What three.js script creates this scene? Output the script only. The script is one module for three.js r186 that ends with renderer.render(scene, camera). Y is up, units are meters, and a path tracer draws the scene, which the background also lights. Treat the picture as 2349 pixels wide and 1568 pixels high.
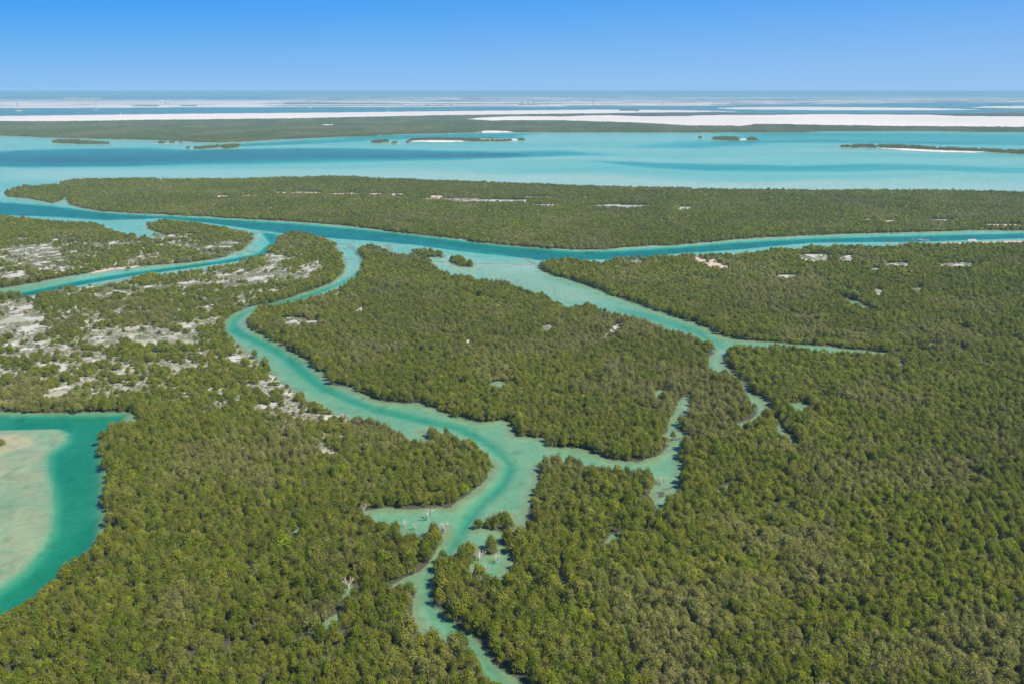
import * as THREE from 'three';
import { mergeGeometries } from 'three/addons/utils/BufferGeometryUtils.js';

// ---------------------------------------------------------------- camera, sky, sun, exposure
const scene = new THREE.Scene();
const EYE = 180, F = 2284, YH = 208;               // metres above the sea; lens in units of a 2349 x 1568 frame; row of the level horizon
const PITCH = Math.atan((784 - YH) / F);
const camera = new THREE.PerspectiveCamera(2 * Math.atan(784 / F) * 180 / Math.PI, 2349 / 1568, 1, 400000);
camera.position.set(0, EYE, 0);
camera.rotation.set(-PITCH, 0, 0);
scene.add(camera);

const SUN = new THREE.Vector3(0.55, 0.78, 0.29).normalize();
const sun = new THREE.DirectionalLight(0xfff0dc, 5);
sun.position.copy(SUN).multiplyScalar(3000);
sun.castShadow = true;
sun.shadow.mapSize.set(4096, 4096);
Object.assign(sun.shadow.camera, { left: -2500, right: 2500, top: 2500, bottom: -2500, near: 10, far: 9000 });
scene.add(sun, sun.target);

{ // a clear sky: pale at the horizon, deeper blue with height and away from the sun
  const W = 512, HH = 1024, data = new Float32Array(W * HH * 4);
  const stops = [[0, 0.222, 0.385, 0.600], [1.2, 0.195, 0.362, 0.605], [4.8, 0.082, 0.275, 0.620], [12, 0.042, 0.175, 0.490], [30, 0.022, 0.105, 0.340], [90, 0.012, 0.058, 0.210]];
  for (let r = 0; r < HH; r++) {
    const el = Math.max(0, ((r + 0.5) / HH - 0.5) * 180);
    let k = 0; while (k < stops.length - 2 && el > stops[k + 1][0]) k++;
    const a = stops[k], b = stops[k + 1], t = Math.min(1, (el - a[0]) / (b[0] - a[0]));
    for (let c = 0; c < W; c++) {
      const az = ((c + 0.5) / W - 0.5) * 2 * Math.PI, ca = Math.cos(el * Math.PI / 180);
      const g = Math.cos(az) * ca * SUN.x + Math.sin(el * Math.PI / 180) * SUN.y + Math.sin(az) * ca * SUN.z;
      const w = 1 + 1.15 * g * Math.min(1, el / 4.8 + 0.15), o = (r * W + c) * 4;
      data[o] = (a[1] + (b[1] - a[1]) * t) * w; data[o + 1] = (a[2] + (b[2] - a[2]) * t) * (1 + 0.28 * g * Math.min(1, el / 4.8 + 0.15)); data[o + 2] = a[3] + (b[3] - a[3]) * t; data[o + 3] = 1;
    }
  }
  for (let i = 0; i < data.length; i++) if (i % 4 < 3) data[i] *= 0.93;
  const sky = new THREE.DataTexture(data, W, HH, THREE.RGBAFormat, THREE.FloatType);
  sky.mapping = THREE.EquirectangularReflectionMapping; sky.magFilter = THREE.LinearFilter; sky.wrapS = THREE.RepeatWrapping; sky.needsUpdate = true;
  scene.background = sky; scene.environment = sky;
}
scene.fog = new THREE.FogExp2(new THREE.Color().setRGB(0.37, 0.75, 1.0), 6.3e-5);

const renderer = new THREE.WebGLRenderer({ antialias: true });
renderer.toneMapping = THREE.LinearToneMapping;
renderer.toneMappingExposure = 1.56;
renderer.shadowMap.enabled = true;

// ---------------------------------------------------------------- helpers
function rng(seed) { let s = seed >>> 0; return () => { s = (s + 0x6D2B79F5) | 0; let t = Math.imul(s ^ (s >>> 15), 1 | s); t = (t + Math.imul(t ^ (t >>> 7), 61 | t)) ^ t; return ((t ^ (t >>> 14)) >>> 0) / 4294967296; }; }
const hash = (x, y) => { let h = Math.imul(x, 374761393) + Math.imul(y, 668265263) | 0; h = Math.imul(h ^ (h >>> 13), 1274126177); return ((h ^ (h >>> 16)) >>> 0) / 4294967296; };
function noise(x, y) {
  const i = Math.floor(x), j = Math.floor(y), u = x - i, v = y - j, s = u * u * (3 - 2 * u), t = v * v * (3 - 2 * v);
  const a = hash(i, j), b = hash(i + 1, j), c = hash(i, j + 1), d = hash(i + 1, j + 1);
  return a + (b - a) * s + (c - a) * t + (a - b - c + d) * s * t;
}
const fbm = (x, y, n = 4) => { let s = 0, a = 0.5, w = 0; for (let k = 0; k < n; k++) { s += a * noise(x, y); w += a; a *= 0.5; x = x * 2.03 + 17.1; y = y * 2.03 + 9.7; } return s / w; };
const clamp = (x, a = 0, b = 1) => Math.min(b, Math.max(a, x)), mix = (a, b, t) => a + (b - a) * t, smooth = (a, b, x) => { const t = clamp((x - a) / (b - a)); return t * t * (3 - 2 * t); };
const CP = Math.cos(PITCH), SP = Math.sin(PITCH);
// place on the ground (or on a plane h metres up) that was surveyed from the overview at frame position x, y
function at(x, y, h = 0) {
  const cx = (x - 1174.5) / F, cy = -(y - 784) / F, dy = cy * CP - SP, dz = -cy * SP - CP, t = (h - EYE) / dy;
  return [cx * t, dz * t];
}
const CANOPY = 4.6;
class Poly {                                          // an outline in metres; a third entry 1 marks a bank seen over its tree tops
  constructor(points) {
    const p = this.p = points.map(([x, y, c]) => at(x, y, c ? CANOPY : 0));
    this.x0 = Math.min(...p.map((q) => q[0])); this.x1 = Math.max(...p.map((q) => q[0])); this.z0 = Math.min(...p.map((q) => q[1])); this.z1 = Math.max(...p.map((q) => q[1]));
  }
  has(x, z) {
    if (x < this.x0 || x > this.x1 || z < this.z0 || z > this.z1) return false;
    const p = this.p; let inside = false;
    for (let i = 0, j = p.length - 1; i < p.length; j = i++) if ((p[i][1] > z) !== (p[j][1] > z) && x < (p[j][0] - p[i][0]) * (z - p[i][1]) / (p[j][1] - p[i][1]) + p[i][0]) inside = !inside;
    return inside;
  }
  far(x, z, most) {                                   // distance to the outline, up to MOST
    if (x < this.x0 - most || x > this.x1 + most || z < this.z0 - most || z > this.z1 + most) return most;
    const p = this.p; let best = most * most;
    for (let i = 0, j = p.length - 1; i < p.length; j = i++) {
      const ax = p[j][0], az = p[j][1], bx = p[i][0] - ax, bz = p[i][1] - az, t = clamp(((x - ax) * bx + (z - az) * bz) / (bx * bx + bz * bz + 1e-9)), dx = x - ax - t * bx, dz = z - az - t * bz, d = dx * dx + dz * dz;
      if (d < best) best = d;
    }
    return Math.sqrt(best);
  }
}
const poly = (flat) => new Poly(flat), pond = (flat) => { const m = flat.reduce((a, q) => a + q[1], 0) / flat.length; return new Poly(flat.map(([x, y]) => [x, y, y > m ? 1 : 0])); };

// ---------------------------------------------------------------- the map
// land outlines north of the near shore
const STRIP = poly([[10, 443], [20, 451], [68, 456], [122, 466], [135, 461], [157, 447], [155, 460], [162, 470], [189, 478], [236, 485], [317, 490], [372, 492], [473, 497], [574, 503.5], [676, 508.5], [777, 516], [849, 524], [916, 534], [967, 539], [1018, 545], [1068, 549], [1085, 555], [1153, 561], [1220, 568], [1322, 573], [1390, 573], [1423, 568], [1491, 564], [1555, 562], [1640, 554], [1691, 549], [1758, 545], [1860, 540], [1961, 536], [2062, 534], [2163, 531], [2248, 528], [2349, 529], [2700, 524], [2700, 441, 1], [2349, 438, 1], [2197, 434, 1], [2062, 432.5, 1], [1893, 434, 1], [1758, 432, 1], [1657, 431, 1], [1555, 428.5, 1], [1457, 426.5, 1], [1322, 423, 1], [1187, 418.5, 1], [1085, 414, 1], [984, 411, 1], [883, 407, 1], [815, 403, 1], [743, 401, 1], [676, 404, 1], [608, 406, 1], [507, 408, 1], [405, 408, 1], [304, 407, 1], [169, 409, 1], [142, 414, 1], [135, 421, 1], [101, 421, 1], [68, 426, 1], [57, 420, 1], [44, 427, 1], [27, 431, 1], [14, 436, 1]]);
const BAND = poly([[-420, 309], [0, 311], [61, 313], [74, 314], [169, 317.6], [304, 320], [405, 323], [449, 326.4], [507, 327], [574, 324.4], [642, 320], [743, 316], [781, 314], [849, 312], [933, 307.5], [1018, 306], [1085, 304.5], [1177, 303.4], [1254, 304], [1390, 304], [1555, 304], [1724, 303.4], [1839, 304], [1893, 301], [1995, 301], [2130, 300.4], [2214, 301.8], [2231, 302.8], [2349, 302.8], [2800, 302], [2800, 252], [2349, 254, 0], [2163, 262.5], [1900, 261.5], [1700, 260], [1660, 256.5], [1575, 253.2], [1423, 251.6], [1322, 252], [1187, 253.6], [984, 255.6], [793, 258], [439, 261], [169, 264.3], [0, 266.3], [-420, 270]]);
const SAND_NORTH = [
  poly([[-420, 270], [0, 266.3], [169, 264.3], [439, 261], [793, 258], [984, 255.6], [1187, 253.6], [1322, 252], [1423, 251.6], [1575, 253.2], [1690, 255.6], [1600, 257.5], [1420, 259], [1404, 259.6], [1300, 262.4], [1153, 264.4], [1018, 266], [900, 268.5], [781, 271], [676, 273.6], [574, 274.6], [439, 276.4], [338, 277], [236, 278.8], [118, 280.3], [0, 280], [-420, 282]]),
  poly([[1056, 275], [1102, 270], [1170, 267], [1230, 266.8], [1290, 267.6], [1340, 265.4], [1400, 264.8], [1480, 267], [1575, 266.5], [1600, 265], [1657, 264], [1758, 264], [1860, 262.3], [1937, 262.3], [2028, 263], [2130, 263.3], [2197, 266.3], [2349, 267.3], [2800, 269], [2800, 296], [2349, 294], [2163, 292.3], [1995, 290.6], [1860, 288.6], [1758, 286.6], [1728, 286.6], [1734, 289], [1700, 291], [1575, 290.3], [1474, 284.2], [1457, 283], [1390, 281.5], [1288, 278], [1153, 278], [1129, 279]]),
];
const SAND_FAR_BARS = [poly([[1643, 248.3], [1700, 246.2], [1792, 245.2], [1927, 245.8], [2096, 247.5], [2200, 249.8], [2248, 251.4], [2163, 252.6], [1893, 253], [1780, 251.5], [1690, 251]]), poly([[2228, 246.6], [2260, 244], [2349, 243], [2800, 242], [2800, 250], [2349, 248.7]])];
const SPIT_SAND = [poly([[205, 624], [255, 616.5], [318, 609], [322, 611], [260, 619], [210, 627]]), poly([[732, 289.6], [741, 285.6], [762, 285.6], [771, 289.6]]), poly([[940, 322.5], [1000, 322], [1066, 322.5], [1060, 325], [1000, 325.6], [950, 324.4]]), poly([[1100, 318.5], [1185, 318.5], [1190, 321.5], [1100, 322]]), poly([[2022, 340], [2080, 341], [2150, 344.6], [2210, 346.6], [2280, 348.5], [2230, 349.6], [2150, 348], [2070, 344]]), poly([[1690, 318.5], [1718, 318.6], [1718, 320.6], [1690, 320.6]]), poly([[1090, 301.2], [1130, 299.7], [1165, 300.8], [1177, 303.4], [1130, 304.3], [1090, 303.8]]), poly([[2095, 562.5], [2163, 557.5], [2218, 556.5], [2265, 555], [2349, 552.5], [2600, 548], [2600, 570], [2349, 562], [2260, 563], [2200, 565], [2120, 566]])];
const ISLETS = [
  poly([[118, 326], [130, 322.5], [165, 322], [205, 325], [245, 328], [252, 330.5], [225, 331], [190, 331], [150, 329.5], [122, 329]]),
  poly([[358, 328], [366, 325.4], [377, 326], [378, 329], [366, 330]]), poly([[387, 327], [397, 325.2], [400, 328.5], [390, 329]]), poly([[409, 327.5], [417, 326.5], [417, 329], [410, 329]]),
  poly([[443, 340.5], [470, 337.6], [500, 334], [503, 338], [470, 341.5], [446, 342]]), poly([[506, 336], [530, 332], [548, 333.5], [548, 338], [520, 341.5], [508, 340]]), poly([[427, 340], [434, 338.6], [434, 342], [427, 342]]),
  poly([[851, 325], [870, 323], [880, 326], [870, 329], [852, 327.5]]), poly([[870, 323], [890, 321.6], [891, 326], [872, 327]]), poly([[897, 327.5], [912, 326], [912, 329.5], [898, 329.6]]), poly([[933, 322], [948, 318.5], [1000, 317.5], [1070, 318.5], [1130, 318], [1176, 320], [1176, 324], [1120, 325], [1070, 324], [1040, 321.4], [940, 323.5]]), poly([[1187, 320], [1203, 319], [1204, 322.5], [1188, 323]]), poly([[930, 326.5], [940, 325], [942, 328.6], [932, 328.6]]),
  poly([[1601, 316.5], [1608, 314.2], [1612, 317], [1604, 318]]), poly([[1630, 319], [1640, 315.5], [1665, 315], [1690, 316], [1700, 319.5], [1696, 323], [1665, 322], [1640, 321]]), poly([[1713, 318], [1730, 316.5], [1739, 321.5], [1725, 323.5], [1714, 321.5]]),
  poly([[1926, 337], [1933, 335], [1936, 338], [1928, 339.4]]), poly([[1939, 336.5], [1946, 335.5], [1946, 338.4], [1940, 338.6]]), poly([[1947, 335], [1975, 332.5], [2008, 335], [2012, 340], [1980, 338.5], [1960, 340], [1950, 338.5]]), poly([[2010, 335], [2040, 333], [2100, 336], [2160, 340.5], [2250, 343.5], [2349, 346], [2600, 349], [2600, 356], [2349, 354], [2290, 350.5], [2180, 346], [2120, 345], [2060, 340.5], [2020, 338.5]]),
  poly([[943, 572, 1], [960, 566, 1], [991, 568, 1], [1014, 577, 1], [1020, 585], [1014, 590.5], [984, 590], [964, 587], [947, 581]]),
  poly([[1032, 595], [1038, 586, 1], [1055, 582, 1], [1070, 590, 1], [1084, 608], [1082, 612.5], [1062, 612], [1042, 607]]),
];
// the near shore of the wide channel: everything south of it is land unless a creek crosses it
const SHORE = poly([[-700, 488, 1], [0, 490, 1], [60, 497, 1], [130, 505, 1], [215, 508, 1], [233, 514, 1], [236, 525], [280, 534, 1], [324, 536, 1], [382, 532, 1], [341, 524], [337, 514], [351, 507, 1], [375, 501, 1], [473, 510, 1], [540, 525, 1], [574, 534, 1], [580, 540], [578, 548], [557, 571], [600, 586], [628, 568], [642, 544], [646, 535, 1], [659, 529, 1], [696, 530, 1], [737, 540, 1], [763, 560], [784, 595], [834, 594], [820, 581], [822, 568, 1], [846, 557, 1], [879, 567, 1], [900, 580, 1], [943, 576, 1], [984, 590, 1], [1234, 608], [1247, 600, 1], [1271, 593, 1], [1298, 589, 1], [1339, 594, 1], [1390, 598, 1], [1413, 589, 1], [1457, 586, 1], [1497, 584, 1], [1555, 583, 1], [1579, 579, 1], [1593, 587], [1613, 588], [1650, 579.5, 1], [1690, 579, 1], [1731, 574, 1], [1772, 567, 1], [1826, 566, 1], [1860, 561, 1], [1927, 559, 1], [2022, 562, 1], [2055, 561, 1], [2096, 562.6], [2163, 557.5], [2218, 556.5], [2265, 555], [2349, 552.5], [2900, 540], [2900, 4000], [-700, 4000]]);
const CREEKS = [
  // western creek and its green side arm
  poly([[579, 537], [578, 548], [557, 571], [527, 584], [486, 595], [429, 603], [317, 611], [219, 623], [135, 638], [60, 652], [0, 662], [-200, 690], [-200, 720], [0, 680], [68, 681], [128, 667], [150, 659], [176, 649, 1], [257, 641, 1], [331, 628], [372, 624, 1], [439, 614, 1], [520, 603, 1], [574, 595], [605, 585], [628, 568], [642, 544], [646, 536], [615, 528]]),
  poly([[189, 664], [243, 651], [300, 636], [325, 627], [337, 630], [305, 642], [245, 660], [195, 672]]),
  // the long winding creek
  poly([[763, 560], [784, 595], [789, 612], [779, 630], [755, 650], [700, 670], [640, 690], [598, 698], [560, 707], [530, 722], [512, 737], [506, 750], [505, 766], [531, 774, 1], [572, 796, 1], [612, 830, 1], [642, 864, 1], [686, 886, 1], [702, 905, 1], [740, 928, 1], [778, 936, 1], [836, 955, 1], [871, 965, 1], [901, 976, 1], [931, 997, 1], [974, 1017, 1], [1000, 1018], [985, 1000], [969, 987], [985, 977, 1], [1013, 982, 1], [1040, 992, 1], [1081, 1011, 1], [1105, 1033, 1], [1122, 1052], [1130, 1068], [1120, 1093], [1087, 1123], [1051, 1145], [1032, 1163], [978, 1162], [923, 1168], [885, 1162], [822, 1174], [824, 1184], [869, 1190, 1], [916, 1196, 1], [910, 1210, 1], [921, 1221, 1], [978, 1211, 1], [994, 1194, 1], [1016, 1197, 1], [1024, 1213], [1019, 1232], [1002, 1256], [994, 1270], [979, 1291], [956, 1310], [914, 1326], [898, 1338], [902, 1358], [925, 1352], [946, 1340], [952, 1360], [949, 1386], [946, 1402], [968, 1432, 1], [946, 1457], [941, 1473], [949, 1488], [974, 1463], [980, 1436, 1], [995, 1428, 1], [1028, 1449, 1], [1058, 1456, 1], [1061, 1468], [1077, 1501], [1093, 1528], [1112, 1555], [1126, 1566], [1160, 1610], [1230, 1610], [1197, 1568], [1175, 1555], [1134, 1523], [1107, 1484], [1082, 1457], [1055, 1433], [1028, 1414], [1003, 1392], [994, 1367], [995, 1337], [998, 1305], [1009, 1274], [1028, 1257, 1], [1047, 1247, 1], [1077, 1240, 1], [1092, 1252], [1080, 1300], [1078, 1325], [1110, 1330], [1140, 1340], [1158, 1345], [1168, 1310], [1178, 1285], [1166, 1262], [1150, 1240], [1188, 1216], [1194, 1206, 1], [1213, 1193], [1216, 1163], [1223, 1134], [1237, 1093], [1237, 1068], [1242, 1051, 1], [1264, 1041, 1], [1305, 1039, 1], [1325, 1042, 1], [1347, 1060, 1], [1396, 1066, 1], [1435, 1069, 1], [1473, 1077, 1], [1508, 1087, 1], [1514, 1099], [1494, 1112], [1492, 1129], [1473, 1145], [1470, 1161], [1497, 1153], [1508, 1142, 1], [1533, 1134, 1], [1568, 1125], [1560, 1105], [1568, 1090], [1571, 1074], [1557, 1044], [1576, 1012], [1582, 995], [1546, 984], [1554, 970, 1], [1582, 957], [1584, 924], [1584, 903], [1590, 897], [1565, 911], [1554, 924], [1544, 946], [1533, 968], [1530, 984], [1519, 1001], [1533, 1020], [1519, 1036], [1500, 1047], [1467, 1058], [1429, 1055], [1402, 1054], [1377, 1044], [1336, 1031], [1305, 1025], [1264, 1023], [1256, 1003], [1196, 1000], [1180, 995], [1169, 965], [1141, 962], [1114, 967], [1073, 962], [1032, 948], [1005, 940], [970, 924], [931, 924], [876, 921], [836, 905], [806, 888], [767, 880], [740, 856], [708, 828], [672, 807], [642, 788], [604, 768], [574, 752], [563, 736], [571, 719, 1], [596, 700, 1], [639, 694, 1], [680, 690, 1], [713, 680, 1], [754, 667, 1], [781, 651, 1], [811, 637, 1], [827, 622], [834, 612], [834, 594], [820, 578], [800, 562]]),
  // eastern creek with its tails
  poly([[899, 580, 1], [943, 577, 1], [984, 591, 1], [998, 608, 1], [1025, 622, 1], [1075, 632, 1], [1119, 642, 1], [1160, 648, 1], [1195, 660, 1], [1242, 669, 1], [1285, 688, 1], [1307, 698, 1], [1324, 692, 1], [1364, 698, 1], [1386, 711, 1], [1432, 720, 1], [1473, 729, 1], [1503, 742, 1], [1525, 752, 1], [1582, 762, 1], [1620, 778, 1], [1637, 800], [1634, 811], [1622, 822], [1626, 841], [1640, 845, 1], [1672, 845, 1], [1682, 852], [1677, 867], [1691, 881], [1707, 894], [1712, 904, 1], [1731, 913, 1], [1749, 932, 1], [1745, 944], [1718, 962], [1691, 971], [1658, 972], [1644, 981], [1685, 982], [1729, 979], [1742, 957], [1751, 946], [1772, 942], [1759, 924], [1745, 908], [1735, 909], [1721, 898], [1708, 879], [1691, 865], [1678, 852], [1664, 838], [1659, 827], [1661, 814], [1680, 812], [1705, 793, 1], [1739, 794, 1], [1770, 789, 1], [1818, 789, 1], [1837, 793, 1], [1875, 798, 1], [1929, 803, 1], [2011, 806, 1], [2060, 809], [2011, 807], [1962, 801], [1913, 796], [1875, 793], [1820, 789], [1770, 783], [1732, 782], [1691, 778], [1650, 767], [1623, 751], [1585, 737], [1541, 724], [1500, 710], [1460, 696], [1422, 683], [1392, 672], [1356, 658], [1313, 643], [1269, 631], [1242, 617], [1234, 608], [1200, 590], [1000, 560], [890, 560]]),
  // the cove at the lower left
  poly([[-300, 944], [0, 943], [120, 945], [250, 943], [300, 942], [312, 958], [316, 977], [259, 987], [237, 1014], [240, 1041], [242, 1079], [242, 1123], [242, 1161], [242, 1207], [266, 1213], [245, 1222], [218, 1254], [196, 1284], [169, 1303], [144, 1327], [120, 1341], [90, 1362], [50, 1395], [0, 1425], [-300, 1700]]),
  // ponds and threads of water inside the forest
  pond([[1496, 898], [1512, 893], [1528, 896], [1524, 903], [1502, 905]]), pond([[1803, 926], [1830, 922], [1856, 927], [1854, 938], [1825, 938]]), pond([[2128, 787], [2150, 786], [2165, 790], [2150, 793]]), pond([[2196, 797], [2212, 797], [2220, 802], [2200, 803]]),
  pond([[2062, 824], [2070, 826], [2073, 846], [2070, 858], [2063, 850]]), pond([[2032, 862], [2044, 862], [2046, 872], [2034, 874]]), pond([[1905, 676], [1930, 680], [1966, 690], [2010, 703], [2008, 707], [1962, 695], [1925, 685]]), pond([[1780, 955], [1800, 985], [1836, 1005], [1842, 1014], [1828, 1010], [1796, 990], [1776, 962]]),
  pond([[660, 1440], [700, 1425], [770, 1405], [830, 1390], [834, 1396], [770, 1416], [700, 1438]]), pond([[700, 1500], [760, 1490], [800, 1478], [802, 1486], [760, 1500], [705, 1508]]), pond([[1282, 1290], [1300, 1320], [1300, 1350], [1286, 1330], [1276, 1300]]), pond([[1372, 1235], [1400, 1225], [1440, 1215], [1440, 1222], [1400, 1234], [1375, 1244]]), pond([[780, 1345], [800, 1335], [812, 1350], [800, 1366], [785, 1362]]), pond([[1498, 1170], [1520, 1160], [1530, 1166], [1505, 1180]]), pond([[1120, 880], [1150, 872], [1165, 880], [1140, 890]]), pond([[1640, 1110], [1690, 1100], [1700, 1108], [1655, 1120]]), pond([[640, 1220], [690, 1205], [705, 1215], [660, 1230]]),
];
const ISLES_IN_CREEKS = [poly([[1096, 1190, 1], [1120, 1180, 1], [1140, 1160, 1], [1160, 1156, 1], [1176, 1180], [1178, 1200], [1160, 1222], [1142, 1214], [1120, 1208], [1102, 1208]]), poly([[1110, 1245, 1], [1125, 1228, 1], [1142, 1235, 1], [1146, 1258], [1128, 1270], [1112, 1262]]), poly([[1152, 1248], [1160, 1226], [1180, 1222], [1190, 1250], [1188, 1280], [1166, 1262]]), poly([[916, 1360, 1], [930, 1350, 1], [950, 1362], [948, 1384], [928, 1388], [916, 1376]]), poly([[1540, 990, 1], [1560, 988, 1], [1566, 1000], [1546, 1004]]), poly([[1520, 1105, 1], [1545, 1098, 1], [1556, 1112], [1530, 1122]]), poly([[1508, 1118, 1], [1525, 1116, 1], [1530, 1128], [1512, 1128]])];
const MARSH = [poly([[-300, 545], [0, 545], [240, 548], [330, 545], [420, 535], [500, 540], [560, 560], [540, 580], [430, 600], [310, 609], [220, 620], [130, 634], [0, 658], [-300, 690]]), poly([[-300, 720], [0, 690], [170, 655], [330, 632], [520, 604], [640, 575], [660, 560], [700, 570], [745, 600], [745, 625], [690, 655], [600, 690], [530, 715], [500, 745], [500, 775], [560, 800], [620, 860], [690, 905], [780, 950], [850, 985], [850, 1030], [760, 1050], [640, 1000], [560, 950], [480, 935], [300, 930], [0, 925], [-300, 930]])];
const MARSH_OPEN = [[70, 585, 75, 22], [140, 610, 70, 12], [260, 565, 55, 10], [470, 565, 70, 12], [20, 640, 60, 14], [250, 680, 105, 16], [60, 765, 75, 45], [40, 720, 50, 25], [330, 770, 50, 24], [400, 790, 40, 30], [245, 820, 35, 22], [300, 850, 50, 20], [470, 705, 30, 10], [450, 850, 60, 18], [600, 885, 30, 9], [690, 955, 40, 20], [760, 1035, 40, 16], [540, 835, 40, 18], [360, 830, 40, 18], [680, 740, 26, 10], [640, 600, 26, 14], [720, 610, 18, 22], [500, 635, 50, 8], [420, 650, 60, 10], [590, 640, 40, 12], [400, 920, 40, 14], [500, 900, 30, 10]].map(([x, y, rx, ry]) => poly([0, 1, 2, 3, 4, 5, 6, 7, 8, 9, 10, 11].map((k) => [x + rx * Math.cos(k * Math.PI / 6), y + ry * Math.sin(k * Math.PI / 6)])));
const CLEARINGS = [   // [x, y, half width, half height, sand 1 / pale scrub mud 0]
  [510, 450, 17, 3, 1], [574, 448, 17, 1.2, 1], [646, 441.5, 14, 1.6, 1], [703, 441.5, 40, 1.4, 1], [775, 444.5, 18, 1.7, 1], [803, 444, 22, 2, 1], [862, 444.5, 17, 1.6, 1], [910, 445.5, 18, 1.5, 1], [1000, 450, 17, 2.2, 1], [1030, 456, 80, 3.4, 0], [1120, 460, 110, 4, 0], [1230, 452, 40, 2, 0], [1420, 472, 70, 4, 0], [1345, 452, 9, 1, 1], [1440, 474, 14, 1.5, 1], [620, 478, 12, 2, 0], [1571, 477, 16, 4, 0], [1992, 504, 14, 2, 1], [2040, 507, 22, 2.5, 1], [2160, 505, 30, 2, 0], [2300, 516, 48, 2.6, 1],
  [1866, 588, 40, 5.5, 0], [1942, 590, 16, 5, 0], [2055, 605, 33, 3, 0], [2198, 605, 44, 3, 0], [1808, 633, 29, 3, 0], [2008, 617, 11, 2, 0], [1969, 666, 8, 5, 0], [2016, 667, 11, 5, 0], [2106, 663, 14, 2.5, 0],
  [1600, 590, 9, 2, 1], [1612, 596, 14, 2.4, 1], [1638, 606, 19, 3.6, 1], [1662, 611, 12, 2.4, 1], [1637, 597, 10, 1.8, 1], [1460, 600, 20, 3, 0], [680, 736, 32, 10, 0], [720, 738, 12, 5, 0], [825, 706, 12, 5, 0], [1255, 752, 14, 7, 0], [1412, 752, 14, 8, 0], [1080, 782, 12, 5, 0], [775, 668, 10, 5, 0], [1395, 768, 10, 4, 0], [1250, 470, 30, 2, 0], [120, 0, 0, 0, 0],
].filter((c) => c[2]).map(([x, y, rx, ry, sand]) => ({ sand, o: poly([0, 1, 2, 3, 4, 5, 6, 7, 8, 9, 10, 11].map((k) => [x + rx * (0.8 + 0.35 * hash(k, Math.round(x))) * Math.cos(k * Math.PI / 6), y + ry * (y < 530 ? 0.55 : 1) * (0.75 + 0.4 * hash(Math.round(x), k)) * Math.sin(k * Math.PI / 6) + (k > 0 && k < 6 ? (y - YH) * (y < 530 ? 0.018 : 0.024) : 0)])) }));
const SHOAL_DRY = poly([[-200, 985], [0, 992], [50, 990], [80, 1002], [88, 1014], [60, 1026], [0, 1046], [-200, 1080]]);

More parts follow.
